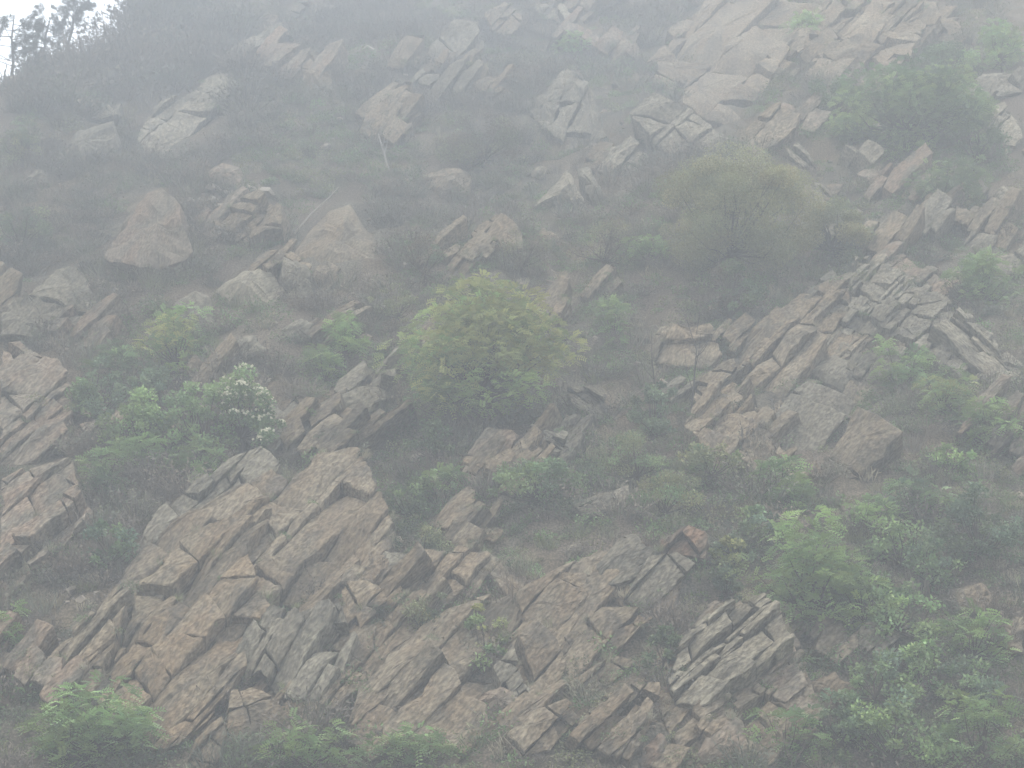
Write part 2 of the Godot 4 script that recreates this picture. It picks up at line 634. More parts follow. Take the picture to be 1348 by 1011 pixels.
func scatter(called: String, m: Mesh, material: Material, at: Array) -> void:
	var mm := MultiMesh.new()
	mm.transform_format = MultiMesh.TRANSFORM_3D
	mm.use_colors = true
	mm.mesh = m
	mm.instance_count = at.size()
	for i in at.size():
		mm.set_instance_transform(i, at[i][0])
		mm.set_instance_color(i, at[i][1])
	var o := MultiMeshInstance3D.new()
	o.name = numbered(called)
	o.multimesh = mm
	o.material_override = material
	o.set_meta("kind", "stuff")
	add_child(o)
	kinds_of_scatter.append(o)
var kinds_of_scatter := []
var crevices := []

func twig_clump(n: int, tall: float, spread: float, blade: float) -> ArrayMesh:
	var L := Leaves.new()
	for i in n:
		var a := rng.randf() * TAU
		var p := Vector3(cos(a), 0, sin(a)) * rng.randf() * spread * 0.5
		var dir := (Vector3(cos(a) * rng.randf() * 0.8, 1.0, sin(a) * rng.randf() * 0.8) + unit() * 0.35).normalized()
		var l := tall * rng.randf_range(0.5, 1.2)
		var g := rng.randf_range(0.7, 1.25)
		L.leaf(p - dir * 0.05, dir, dir.cross(unit()).normalized(), l, blade, Color(g, g, g))
		if i % 2 == 0:
			for j in 2:
				var q := p + dir * l * rng.randf_range(0.35, 0.85)
				var d2 := (dir + unit() * 0.9).normalized()
				L.leaf(q, d2, d2.cross(unit()).normalized(), l * rng.randf_range(0.25, 0.5), blade * 0.8, Color(g, g, g))
	return mesh_of(L.v, L.c, L.ix)

func brush_clump(n: int, rad: float) -> ArrayMesh:
	# a rounded tangle of twigs with dead leaves still on them
	var L := Leaves.new()
	for i in n:
		var u := unit()
		u.y = absf(u.y)
		var l := rad * rng.randf_range(0.6, 1.15)
		var g := rng.randf_range(0.65, 1.15)
		var foot := Vector3(u.x, 0, u.z) * rad * 0.2
		var dir := (u + Vector3(0, 0.35, 0)).normalized()
		L.leaf(foot, dir, dir.cross(unit()).normalized(), l, 0.014, Color(g * 0.8, g * 0.8, g * 0.8))
		for j in 5:
			var q := foot + dir * l * rng.randf_range(0.4, 1.0)
			var d2 := (dir + unit() * 1.3).normalized()
			var b := rng.randf_range(0.7, 1.35)
			L.leaf(q, d2, d2.cross(unit()).normalized(), rng.randf_range(0.05, 0.12), rng.randf_range(0.015, 0.035), Color(b, b, b))
	return mesh_of(L.v, L.c, L.ix)

func leaf_clump(n: int, rad: float, ll: float) -> ArrayMesh:
	var L := Leaves.new()
	for i in n:
		var u := unit() * pow(rng.randf(), 0.4)
		var p := Vector3(u.x * rad, absf(u.y) * rad * 0.9, u.z * rad)
		var dir := (unit() + Vector3(u.x, 0.25, u.z) * 0.8).normalized()
		var g := rng.randf_range(0.7, 1.3)
		L.leaf(p, dir, dir.cross(Vector3.UP + unit() * 0.6).normalized(), ll * rng.randf_range(0.7, 1.3), ll * 0.55, Color(g, g, g))
	return mesh_of(L.v, L.c, L.ix)

# ------------------------------------------------------------------ scene
func _ready() -> void:
	rng.seed = 20240
	relief.seed = 11
	relief.frequency = 0.085
	relief.fractal_octaves = 3
	fine.seed = 12
	fine.frequency = 0.42
	fine.fractal_octaves = 3
	stain.seed = 13
	stain.frequency = 0.55
	stain.fractal_octaves = 4
	crag.seed = 14
	crag.frequency = 0.9
	crag.fractal_octaves = 3

	var cam := Camera3D.new()
	cam.name = "camera"
	cam.position = EYE
	cam.rotation_degrees = Vector3(PITCH, 0, 0)
	cam.fov = VFOV
	cam.far = 600.0
	cam.current = true
	add_child(cam)

	var env := Environment.new()
	env.background_mode = Environment.BG_SKY
	var sky := Sky.new()
	var sm := ProceduralSkyMaterial.new()
	sm.sky_top_color = Color(0.95, 0.972, 1.0)
	sm.sky_horizon_color = Color(0.95, 0.972, 1.0)
	sm.ground_horizon_color = Color(0.5, 0.5, 0.5)
	sm.ground_bottom_color = Color(0.3, 0.3, 0.3)
	sm.sky_energy_multiplier = 1.25
	sky.sky_material = sm
	env.sky = sky
	env.tonemap_mode = Environment.TONE_MAPPER_LINEAR
	env.tonemap_exposure = 1.84
	env.sdfgi_enabled = true
	env.ssao_enabled = true
	env.ssil_enabled = true
	env.fog_enabled = true
	env.fog_mode = Environment.FOG_MODE_EXPONENTIAL
	env.fog_density = 0.008
	env.fog_light_color = Color(0.965, 0.985, 1.0)
	env.volumetric_fog_enabled = true
	env.volumetric_fog_density = 0.0
	var we := WorldEnvironment.new()
	we.name = "world_environment"
	we.environment = env
	add_child(we)
	var sun := DirectionalLight3D.new()
	sun.name = "sun"
	sun.light_energy = 0.4
	sun.light_angular_distance = 25.0
	sun.light_color = Color(1.0, 0.97, 0.92)
	sun.shadow_enabled = true
	sun.rotation_degrees = Vector3(-58, -28, 0)
	add_child(sun)

	# thicker mist drifting across the upper slope
	for b in [[Vector3(-27, 39, -50), Vector3(74, 38, 40), 0.007]]:
		var mist := FogVolume.new()
		mist.name = numbered("mist")
		mist.shape = RenderingServer.FOG_VOLUME_SHAPE_ELLIPSOID
		mist.position = b[0]
		mist.size = b[1]
		var fm := FogMaterial.new()
		fm.density = b[2]
		fm.albedo = Color(0.90, 0.945, 1.0)
		mist.material = fm
		mist.set_meta("kind", "stuff")
		add_child(mist)

	for q in [[290, 780, 3.2], [180, 860, 2.4], [560, 900, 2.6], [800, 830, 2.8], [1060, 480, 3.2], [1150, 400, 3.0], [1290, 460, 2.6], [1000, 90, 5.0], [1180, 40, 4.0], [760, 180, 3.6], [240, 160, 3.4], [960, 860, 2.0], [620, 50, 3.4], [190, 310, 3.0], [450, 310, 3.0]]:
		var z := on_plane(q[0], q[1])
		bare_zones.append([z.x, z.y, q[2]])
	make_materials()
	build_slope()
	build_rocks()
	build_ledges()
	build_plants()
	build_ground_cover()

func build_slope() -> void:
	var xs := PackedFloat32Array()
	var zs := PackedFloat32Array()
	var x := -64.0
	while x <= 64.0:
		xs.append(x)
		x += 0.2 if absf(x) < 26.0 else 4.0
	var d := -16.0
	while d <= 104.0:
		zs.append(-d)
		d += 0.2 if d > 26.0 and d < 74.0 else 3.0
	var v := PackedVector3Array()
	var c := PackedColorArray()
	var nm := PackedVector3Array()
	var ix := PackedInt32Array()
	var soils := [Color(0.18, 0.145, 0.11), Color(0.23, 0.19, 0.145), Color(0.125, 0.125, 0.08)]
	for z in zs:
		for x2 in xs:
			var y := height(x2, z)
			v.append(Vector3(x2, y, z))
			var e := 0.15
			nm.append(Vector3(height(x2 - e, z) - height(x2 + e, z), 2.0 * e, height(x2, z - e) - height(x2, z + e)).normalized())
			var s := stain.get_noise_3d(x2 * 0.5, y * 0.5, 3.0)
			var g := stain.get_noise_3d(x2 * 0.9, y * 0.9, 33.0)
			var col: Color = soils[0].lerp(soils[1], smoothstep(-0.2, 0.3, s)).lerp(soils[2], smoothstep(0.0, 0.3, g))
			var k := smoothstep(-0.1, 0.12, bare(x2, -z) + g * 0.5)
			if k > 0.0 and absf(x2) < 34.0:
				col = col.lerp(rock_colour(Vector3(x2, y, z), TONES["warm" if s > 0.0 else "grey"], 0.75), k)
			c.append(col)
	var w := xs.size()
	for j in zs.size() - 1:
		for i in w - 1:
			var a := j * w + i
			ix.append_array([a, a + w, a + w + 1, a, a + w + 1, a + 1])
	var arr := []
	arr.resize(Mesh.ARRAY_MAX)
	arr[Mesh.ARRAY_VERTEX] = v
	arr[Mesh.ARRAY_NORMAL] = nm
	arr[Mesh.ARRAY_COLOR] = c
	arr[Mesh.ARRAY_INDEX] = ix
	var m := ArrayMesh.new()
	m.add_surface_from_arrays(Mesh.PRIMITIVE_TRIANGLES, arr)
	var o := instance("hill", m, mats.soil)
	o.set_meta("kind", "structure")
	o.set_meta("label", "steep brown hillside of soil, litter and rubble")
	add_child(o)
	hill = o

var hill: Node3D
# low ledges of bedrock that break through the soil all over the slope: parts of the hill
func build_ledges() -> void:
	var made := 0
	while made < 295:
		var q := Vector2(rng.randf_range(-40, 1390), rng.randf_range(-30, 1040))
		if rng.randf() < 0.35: q.y *= 0.6
		if in_rock(q): continue
		var at := on_slope(q.x, q.y)
		var yaw := rng.randf_range(-0.35, 0.35)
		var lean := rng.randf_range(0.05, 0.5)
		var F := Vector3(sin(yaw) * cos(lean), sin(lean), cos(yaw) * cos(lean))
		var dip := deg_to_rad(rng.randf_range(38.0, 54.0))
		var side := ray(q.x + cos(dip) * 40.0, q.y - sin(dip) * 40.0)
		var A := (EYE + side * ((at - EYE).dot(F) / side.dot(F)) - at).normalized()
		var N := F.cross(A)
		var tones: Array = TONES[["warm", "grey", "warm", "pink"][rng.randi() % 4]]
		var origin := Vector3(rng.randf() * 200.0, rng.randf() * 200.0, rng.randf() * 200.0)
		var n := 0.0
		var far := -at.z / 46.0
		for i in rng.randi_range(2, 7):
			if made >= 295: break
			var t := rng.randf_range(0.14, 0.6) * far
			var l := rng.randf_range(0.45, 2.1) * far
			var a := rng.randf_range(-0.4, 0.4) * far
			var k := rng.randf_range(-0.5, 0.5) * t
			var poly := PackedVector2Array([Vector2(a, n), Vector2(a + l * 0.6, n - t * 0.05), Vector2(a + l, n + t * rng.randf_range(0.0, 0.4)), Vector2(a + l + k, n + t), Vector2(a + l * 0.4, n + t * 1.05), Vector2(a + k * 0.5, n + t * rng.randf_range(0.6, 1.0))])
			var p := at + N * n + A * a
			var f := (height(p.x, p.z) - p.y) * 0.45 + rng.randf_range(0.12, 0.42)
			var m := block_mesh(poly, f, Vector2(rng.randf_range(-0.2, 0.2), rng.randf_range(-0.3, 0.1)), 1.1, 0.045, 0.02, tones, rng.randf_range(0.8, 1.1), origin)
			var o := instance("ledge" if made == 0 else "ledge_%03d" % made, m, mats.rock)
			o.transform = Transform3D(Basis(A, N, F), at)
			hill.add_child(o)
			crevices.append(o.transform * Vector3(poly[0].x + rng.randf() * l, n, f - 0.05))
			made += 1
			n += t + 0.02

func rock(label: String, tone: String, p: Array, more := {}) -> void:
	var d := {"label": label, "tone": tone, "p": p, "name": "rock_outcrop", "category": "rock outcrop"}
	d.merge(more, true)
	outcrop(d)

func boulder(label: String, tone: String, p: Array, more := {}) -> void:
	var d := {"label": label, "tone": tone, "p": p, "name": "boulder", "category": "boulder", "rough": 0.1, "out": 0.5}
	d.merge(more, true)
	outcrop(d)

func build_rocks() -> void:
	# bedrock that shows between the larger rocks
	var under := {"under": true, "out": 0.3, "lean": 32, "yaw": 0, "growth": 1.0, "jit": 0.1, "rough": 0.07}
	rock("cracked brown bedrock between the slabs of the lower-left face", "warm", [40, 915, 90, 830, 150, 762, 196, 700, 300, 645, 400, 600, 470, 590, 520, 690, 505, 800, 480, 900, 400, 965, 280, 1000, 170, 975, 90, 945], under.merged({"bed": 0.5, "joint": 1.8, "dip": 46, "out": -0.5}, true))
	rock("broken brown bedrock between the lower middle slabs", "warm", [450, 970, 520, 845, 600, 800, 690, 770, 790, 720, 900, 740, 888, 830, 872, 930, 780, 1006, 600, 1011, 490, 1005], under.merged({"bed": 0.9, "joint": 2.2, "dip": 46, "out": -1.0}, true))
	rock("fractured grey-tan bedrock round the large dark slab", "warm", [900, 566, 925, 500, 960, 450, 1050, 386, 1115, 352, 1232, 400, 1190, 460, 1188, 560, 1130, 640, 1030, 612], under.merged({"bed": 0.5, "joint": 1.8, "dip": 48}))
	rock("weathered tan bedrock behind the great tan slabs", "warm", [838, 190, 870, 70, 930, 0, 1236, 0, 1190, 90, 1060, 195, 960, 212], under.merged({"bed": 0.95, "joint": 2.6, "dip": 46, "out": -0.3}, true))
	rock("crumbling pale bedrock along the right-hand ridge", "grey", [1126, 336, 1230, 376, 1348, 480, 1348, 512, 1290, 520, 1200, 448, 1116, 404], under.merged({"bed": 0.36, "joint": 0.9, "dip": 48}))
	rock("brown bedrock beneath the thin-bedded crag", "warm", [860, 930, 880, 850, 960, 780, 1030, 790, 1090, 940, 1010, 1011, 900, 1011], under.merged({"bed": 0.3, "joint": 0.9, "dip": 42}))
	rock("cracked ledges joining the lower-left face to the lower middle slabs", "warm", [430, 820, 500, 712, 560, 716, 640, 730, 690, 770, 680, 820, 570, 852, 480, 930, 430, 930], under.merged({"bed": 0.45, "joint": 1.3, "dip": 47}))
	rock("tan bedrock steps below the layered band, right of centre", "warm", [900, 560, 935, 505, 990, 520, 1030, 600, 1090, 640, 1010, 640, 940, 610], under.merged({"bed": 0.45, "joint": 1.3, "dip": 48}))
	rock("slanting grey ledges from the boxy block to the pale ridge heap", "grey", [1000, 460, 1060, 390, 1120, 350, 1230, 396, 1226, 430, 1150, 480, 1080, 470], under.merged({"bed": 0.36, "joint": 1.0, "dip": 48}))
	# upper left
	boulder("pale boulder at the left edge just below the sky", "pale", [0, 92, 18, 86, 40, 96, 45, 115, 25, 128, 0, 122])
	boulder("grey boulder with a flat slanting top below the ridge brush", "grey", [70, 205, 85, 180, 102, 162, 147, 153, 152, 180, 120, 200, 95, 214])
	boulder("small dark boulder low beside the left edge under the flat-topped boulder", "grey", [24, 236, 40, 226, 54, 218, 64, 236, 50, 249, 25, 246])
	rock("small pale broken ledge above the flat-topped grey boulder", "pale", [98, 132, 115, 128, 135, 140, 158, 130, 158, 150, 120, 158, 98, 156], {"bed": 0.5, "joint": 0.8})
	rock("pale layered outcrop with long slanting cracks in the upper left", "pale", [181, 185, 186, 170, 202, 144, 232, 124, 262, 108, 275, 92, 305, 95, 320, 130, 308, 165, 285, 197, 240, 214, 195, 205], {"bed": 0.55, "joint": 2.2, "jit": 0.2, "dip": 42})
	rock("narrow grey rock leaning up beside a dead forked twig", "grey", [188, 114, 200, 95, 222, 80, 232, 88, 222, 105, 202, 122], {"bed": 0.6, "joint": 1.4})
	rock("faint grey ledge climbing towards the top edge", "grey", [283, 77, 318, 52, 345, 38, 372, 28, 370, 48, 345, 66, 315, 84, 290, 92], {"bed": 0.7, "joint": 1.3, "jit": 0.25})
	boulder("square tan boulder alone among dark scree near the top", "warm", [385, 74, 407, 67, 434, 82, 434, 106, 407, 116, 393, 102])
	boulder("small brown boulder at the top above the faint ledge", "warm", [328, 30, 345, 12, 366, 16, 358, 36, 335, 46])
	rock("pale crumbling ledge on the top edge", "grey", [362, 24, 395, 0, 448, 0, 430, 14, 400, 26, 375, 34], {"bed": 0.6, "joint": 1.0})
	boulder("pinkish boulder with a pale tip above the scattered flakes", "pink", [268, 236, 272, 222, 288, 206, 312, 212, 314, 234, 288, 248])
	rock("big grey-pink boulder split by steep cracks, left of the flakes", "pink", [128, 345, 135, 318, 150, 296, 168, 270, 192, 252, 214, 246, 236, 266, 244, 298, 256, 335, 235, 356, 190, 364, 150, 357], {"bed": 1.5, "joint": 3.0, "dip": 62, "jit": 0.25, "rough": 0.12, "out": 0.7})
	rock("low tan outcrop between two large boulders, below orange flakes", "warm", [282, 292, 320, 266, 345, 258, 372, 272, 368, 300, 322, 318, 293, 314], {"bed": 0.6, "joint": 1.1, "jit": 0.2})
	rock("tall tan boulder with a pointed top and a slanting left edge", "warm", [380, 345, 386, 315, 402, 292, 436, 256, 464, 244, 486, 270, 502, 300, 517, 325, 512, 358, 474, 382, 424, 374], {"bed": 1.7, "joint": 4.0, "dip": 50, "jit": 0.14, "rough": 0.11, "out": 0.8})
	boulder("rounded pale boulder just left of the pointed tan boulder", "pale", [276, 362, 303, 341, 326, 334, 353, 347, 373, 373, 365, 398, 338, 406, 299, 392], {"out": 0.8})
	boulder("grey sloping boulder below left of the rounded pale one", "grey", [225, 390, 256, 370, 277, 380, 280, 410, 290, 438, 256, 440, 230, 418])
	boulder("dark boulder wedged between the rounded and the pointed boulder", "grey", [374, 328, 404, 343, 418, 380, 397, 396, 372, 372])
	boulder("small dark boulder with pale flecks above the blossoming shrub", "grey", [291, 459, 313, 439, 336, 438, 351, 457, 338, 472, 303, 472], {"out": 0.4})
	boulder("smooth grey boulder among brush right of a white fleck", "grey", [366, 428, 393, 411, 411, 422, 406, 442, 377, 446], {"out": 0.4})
	rock("long grey sloping boulder at the left edge above the pink crags", "grey", [0, 412, 44, 372, 74, 341, 101, 344, 130, 403, 95, 432, 40, 444, 0, 440], {"bed": 1.4, "joint": 2.2, "rough": 0.1, "jit": 0.2})
	# left crags
	rock("pink fractured crag at the left edge", "pink", [0, 450, 27, 448, 54, 474, 77, 477, 97, 504, 94, 540, 84, 556, 92, 590, 60, 602, 30, 612, 0, 622], {"bed": 0.6, "joint": 1.2, "jit": 0.14, "dip": 40, "yaw": 8})
	rock("small square pink block beside the left crag", "pink", [92, 566, 110, 556, 128, 553, 139, 578, 116, 592, 96, 588], {"bed": 0.4, "joint": 0.5})
	rock("layered pinkish-grey crag under the blocky crag at the left edge", "pink", [0, 626, 30, 616, 60, 606, 92, 594, 96, 625, 116, 665, 112, 690, 80, 712, 60, 738, 25, 773, 0, 798], {"bed": 0.5, "joint": 1.3, "jit": 0.14, "dip": 42})
	# the large lower-left face
	rock("knobbly grey fin of rock pointing up right below the blossoming shrub", "grey", [355, 588, 368, 560, 400, 543, 440, 515, 480, 498, 522, 482, 522, 506, 486, 530, 476, 562, 450, 588, 420, 574, 396, 592, 374, 604], {"bed": 0.45, "joint": 1.6, "jit": 0.2, "rough": 0.08})
	rock("grey weathered ridge stepping down left from the blossoming shrub", "grey", [180, 735, 195, 695, 212, 672, 259, 642, 279, 628, 303, 605, 343, 589, 352, 592, 370, 608, 364, 622, 336, 645, 313, 662, 292, 690, 240, 700, 206, 745], {"bed": 0.4, "joint": 1.8, "jit": 0.22, "rough": 0.08})
	rock("clean tan slab rising to a sharp right corner in the middle of the face", "warm", [330, 722, 360, 690, 400, 640, 440, 602, 466, 645, 500, 680, 516, 704, 482, 735, 442, 780, 404, 802, 362, 792, 345, 756], {"bed": 0.6, "joint": 4, "jit": 0.13, "dip": 47, "rough": 0.04, "out": 0.7})
	rock("broad ochre rock face of slanting beds in the lower left", "ochre", [206, 748, 242, 704, 294, 694, 338, 650, 350, 640, 356, 662, 326, 716, 340, 760, 354, 798, 322, 840, 292, 872, 250, 934, 215, 958, 160, 940, 128, 920, 150, 870, 170, 810, 178, 770], {"bed": 0.5, "joint": 2.6, "jit": 0.1, "dip": 46, "rough": 0.06, "out": 0.5})
	rock("shattered brown rock at the foot of the ochre face, left", "warm", [44, 905, 62, 868, 84, 832, 112, 800, 150, 768, 172, 768, 164, 812, 144, 868, 122, 918, 84, 930], {"bed": 0.36, "joint": 1.3, "jit": 0.12, "rough": 0.06})
	rock("smooth bed of pale ochre strata running down to the bottom left", "ochre", [165, 944, 218, 962, 254, 938, 296, 876, 326, 842, 330, 868, 300, 912, 274, 950, 240, 984, 200, 990, 176, 972], {"bed": 0.36, "joint": 4, "jit": 0.07, "dip": 48, "rough": 0.03})
	rock("grey-green rock face left of the lower middle slabs", "grey", [334, 834, 360, 802, 404, 808, 446, 790, 466, 830, 452, 878, 424, 922, 388, 926, 344, 892, 312, 900, 316, 868], {"bed": 0.6, "joint": 1.1, "jit": 0.18, "dip": 58, "rough": 0.07})
	rock("rounded brown rock under an arching ledge near the bottom", "warm", [298, 932, 308, 908, 332, 898, 360, 910, 386, 938, 380, 972, 330, 980, 300, 962], {"bed": 0.8, "joint": 1.6, "jit": 0.1, "rough": 0.08, "dip": 20})
	rock("small brown rocks stacked at the bottom left of centre", "warm", [260, 975, 290, 940, 300, 966, 290, 1000, 262, 1011, 246, 1000], {"bed": 0.35, "joint": 0.5})
	rock("orange broken blocks under the sharp corner of the tan slab", "ochre", [446, 776, 458, 764, 482, 762, 506, 774, 514, 792, 496, 806, 502, 822, 474, 848, 454, 836], {"bed": 0.3, "joint": 0.5, "jit": 0.15})
	rock("mid-grey broken ledges right of the orange blocks", "grey", [500, 735, 511, 720, 550, 728, 585, 736, 608, 745, 626, 772, 601, 794, 560, 790, 544, 784, 507, 754], {"bed": 0.35, "joint": 0.8, "jit": 0.16})
	rock("small upright grey rock under the thicket below the tree", "grey", [616, 742, 634, 728, 654, 723, 668, 745, 650, 762, 632, 778], {"bed": 0.3, "joint": 0.9, "dip": 52})
	rock("flat dark slab with a straight right edge at the bottom middle", "warm", [458, 952, 470, 906, 504, 873, 534, 843, 561, 834, 586, 857, 546, 904, 500, 960], {"bed": 0.55, "joint": 3.2, "jit": 0.1, "dip": 47, "rough": 0.05})
	rock("wide tan slab dipping to the bottom edge right of the flat dark slab", "warm", [506, 958, 552, 908, 588, 864, 600, 872, 614, 908, 640, 926, 646, 950, 610, 992, 560, 1008, 500, 990], {"bed": 0.7, "joint": 3, "jit": 0.1, "dip": 47, "rough": 0.05})
	boulder("small jutting rock knob right of the wide tan slab", "pink", [616, 922, 640, 908, 666, 904, 684, 918, 680, 933, 650, 938], {"out": 0.6})
	rock("tan block with a squared top right of the olive thicket", "warm", [677, 778, 716, 757, 746, 750, 774, 750, 778, 782, 754, 814, 729, 832, 692, 806], {"bed": 0.9, "joint": 1.6, "jit": 0.1, "rough": 0.05, "out": 0.7})
	rock("grey tilted block standing highest in the lower middle", "grey", [778, 766, 788, 740, 817, 697, 834, 690, 850, 708, 866, 726, 822, 774], {"bed": 0.7, "joint": 1.6, "jit": 0.1, "rough": 0.05, "out": 0.8})
	rock("grey-tan slab with a sharp dark edge beside the dark hollow", "grey", [822, 784, 856, 734, 892, 727, 917, 738, 892, 768, 848, 800], {"bed": 0.5, "joint": 1.4, "jit": 0.1, "rough": 0.05, "out": 0.9})
	rock("rust-red block with a dark cap beside the pale shrub", "red", [868, 714, 904, 690, 931, 704, 930, 734, 894, 724, 870, 728], {"bed": 0.45, "joint": 0.7, "jit": 0.15, "out": 0.9})
	rock("rust-stained slab below the squared tan block", "ochre", [739, 834, 764, 812, 790, 790, 842, 798, 812, 832, 786, 862, 763, 868], {"bed": 0.7, "joint": 1.7, "jit": 0.08, "rough": 0.04, "out": 0.6})
	rock("narrow orange sliver of rock in the lower middle", "ochre", [793, 860, 813, 829, 847, 802, 862, 806, 846, 828, 820, 852], {"bed": 0.5, "joint": 1.4, "rough": 0.04, "out": 0.6})
	rock("brown flat slab under the squared tan block", "warm", [682, 834, 706, 812, 736, 838, 750, 870, 740, 888, 716, 915, 698, 882], {"bed": 0.7, "joint": 1.4, "jit": 0.12})
	rock("pale banded slivers near the bottom right of centre", "pale", [758, 958, 774, 940, 792, 925, 810, 948, 794, 962, 772, 974], {"bed": 0.22, "joint": 0.6, "jit": 0.1})
	rock("pale stepped slab at the bottom edge right of centre", "pale", [776, 988, 796, 970, 818, 955, 824, 970, 806, 996, 784, 1004], {"bed": 0.22, "joint": 0.8, "jit": 0.1})
	boulder("rusty pointed boulder on the bottom edge", "red", [846, 996, 860, 974, 875, 958, 883, 976, 868, 1011, 848, 1011])
	rock("dark brown ledges low between the tan slab and the pale slivers", "warm", [662, 970, 700, 938, 745, 925, 764, 946, 722, 988, 680, 996], {"bed": 0.3, "joint": 0.7, "jit": 0.15})
	rock("brown broken ledge above the pale slivers", "warm", [790, 915, 826, 892, 868, 900, 874, 930, 840, 952, 806, 938], {"bed": 0.35, "joint": 0.8, "jit": 0.15})
	rock("low brown ledge under the orange sliver", "warm", [750, 900, 780, 874, 812, 864, 836, 872, 800, 904, 764, 924], {"bed": 0.35, "joint": 0.8, "jit": 0.12})
	rock("grey leaf-thin ledges under the squared block, bottom middle", "grey", [648, 880, 676, 850, 690, 892, 706, 918, 690, 940, 664, 912], {"bed": 0.3, "joint": 0.7})
	rock("thin-bedded crag with stepped courses in the lower right", "pale", [874, 892, 898, 840, 942, 799, 956, 791, 1006, 780, 1026, 799, 1044, 842, 1000, 872, 926, 930, 890, 926], {"bed": 0.2, "joint": 1.1, "jit": 0.12, "dip": 40, "rough": 0.04, "out": 0.9})
	rock("pinkish stepped wedge ending the thin-bedded crag", "pink", [1004, 888, 1046, 850, 1064, 892, 1081, 937, 1066, 950, 1022, 916], {"bed": 0.2, "joint": 1.5, "jit": 0.1, "dip": 40, "rough": 0.03, "out": 0.7})
	rock("tan angular boulder under the thin-bedded crag by the bright bush", "pink", [918, 988, 935, 955, 958, 934, 982, 939, 1000, 967, 976, 998, 954, 1006, 926, 1002], {"bed": 0.7, "joint": 1.1, "jit": 0.12, "out": 0.6})
	# middle
	rock("reddish outcrop right below the middle tree", "pink", [609, 624, 618, 596, 632, 571, 654, 553, 684, 578, 687, 598, 660, 620, 626, 641], {"bed": 0.8, "joint": 1.6, "jit": 0.1, "rough": 0.06, "dip": 52})
	rock("grey ledge with pale lips right of the reddish outcrop", "grey", [687, 602, 684, 576, 700, 566, 746, 572, 756, 602, 720, 618], {"bed": 0.35, "joint": 0.9, "jit": 0.18, "dip": -25})
	rock("grey shelf of rock running down right from the middle tree", "grey", [744, 506, 780, 509, 800, 528, 819, 549, 788, 556, 753, 540], {"bed": 0.35, "joint": 0.8, "jit": 0.15, "dip": -35})
	rock("small grey ledges in the thicket under the grey shelf", "grey", [757, 661, 790, 648, 824, 643, 828, 660, 806, 674, 770, 680], {"bed": 0.3, "joint": 0.7, "dip": 20})
	rock("little pale rock poking out above the squared tan block", "pale", [741, 733, 754, 716, 768, 709, 769, 723, 756, 734], {"bed": 0.3, "joint": 0.7})
	# upper middle
	rock("grey outcrop with an open crack at the top left of middle", "grey", [556, 80, 574, 44, 598, 25, 628, 28, 640, 62, 604, 86, 571, 92], {"bed": 0.9, "joint": 2.2, "jit": 0.2, "out": 0.8})
	rock("pair of tan blocks at the top edge right of the cracked outcrop", "warm", [638, 22, 665, 5, 688, 24, 682, 40, 664, 52, 648, 42], {"bed": 0.9, "joint": 1.3, "jit": 0.2})
	boulder("pale boulder sloping up right, below the cracked outcrop", "pale", [526, 126, 544, 98, 568, 89, 570, 105, 546, 124])
	boulder("brown boulder resting below the cracked outcrop's right end", "warm", [580, 120, 608, 90, 629, 100, 613, 129, 595, 134])
	boulder("pale boulder cut off by the top edge", "pale", [690, 0, 722, 0, 712, 18, 700, 14])
	rock("pale ribbed block close under the top edge", "pale", [718, 25, 736, 2, 757, 23, 742, 32], {"bed": 0.35, "joint": 1.2, "dip": 120})
	boulder("tan upright boulder in the upper middle", "warm", [806, 78, 813, 44, 830, 36, 846, 64, 832, 83])
	boulder("tan leaning boulder touching the great slabs", "warm", [849, 78, 864, 64, 877, 52, 892, 70, 902, 85, 882, 100])
	rock("large grey rounded boulder left of the pale split block", "grey", [698, 142, 722, 110, 746, 89, 778, 111, 788, 141, 798, 172, 774, 194, 746, 190, 718, 170], {"bed": 2.2, "joint": 3.0, "dip": 64, "rough": 0.12, "jit": 0.15, "out": 0.8})
	rock("pale split block with crisp edges in the upper right middle", "pale", [831, 152, 860, 127, 900, 139, 940, 164, 962, 180, 934, 200, 892, 208, 858, 186], {"bed": 0.95, "joint": 1.5, "jit": 0.22, "dip": 40, "out": 0.9, "rough": 0.06})
	rock("pale wrinkled boulder under the split block", "pale", [788, 217, 807, 192, 830, 177, 856, 202, 838, 223, 810, 227], {"bed": 1.0, "joint": 2.0, "rough": 0.1, "out": 0.7})
	boulder("narrow grey slab leaning under the wrinkled boulder", "grey", [799, 262, 818, 238, 833, 225, 848, 229, 834, 252, 818, 272], {"out": 0.6})
	boulder("pale pyramid of rock left of the leaning slabs", "pale", [704, 260, 726, 238, 746, 218, 762, 242, 788, 277, 766, 279, 752, 262], {"out": 0.7})
	boulder("thin dark slab between the pyramid and the leaning slab", "grey", [759, 216, 773, 207, 786, 232, 798, 258, 794, 282, 776, 256], {"out": 0.5})
	boulder("small white boulder left of the pale pyramid", "pale", [698, 225, 708, 217, 720, 219, 717, 233, 704, 232], {"out": 0.3})
	boulder("half-hidden brown boulder in the brush of the upper middle", "warm", [551, 224, 585, 208, 623, 215, 620, 249, 586, 258, 560, 248], {"out": 0.3})
	rock("faded tan outcrop above the middle tree's top right", "warm", [618, 308, 652, 278, 688, 302, 686, 324, 652, 333, 632, 326], {"bed": 0.9, "joint": 1.5, "out": 0.4, "jit": 0.2})
	boulder("faded brown boulder right of the faded tan outcrop", "warm", [702, 305, 716, 292, 738, 306, 742, 326, 720, 332], {"out": 0.3})
	# upper right
	rock("great tan slabs crossed by long grooves, upper right", "warm", [896, 120, 930, 90, 965, 54, 996, 30, 1040, 60, 1022, 96, 992, 140, 966, 178, 930, 162, 898, 138], {"bed": 1.5, "joint": 3.2, "jit": 0.2, "rough": 0.05, "out": 0.9})
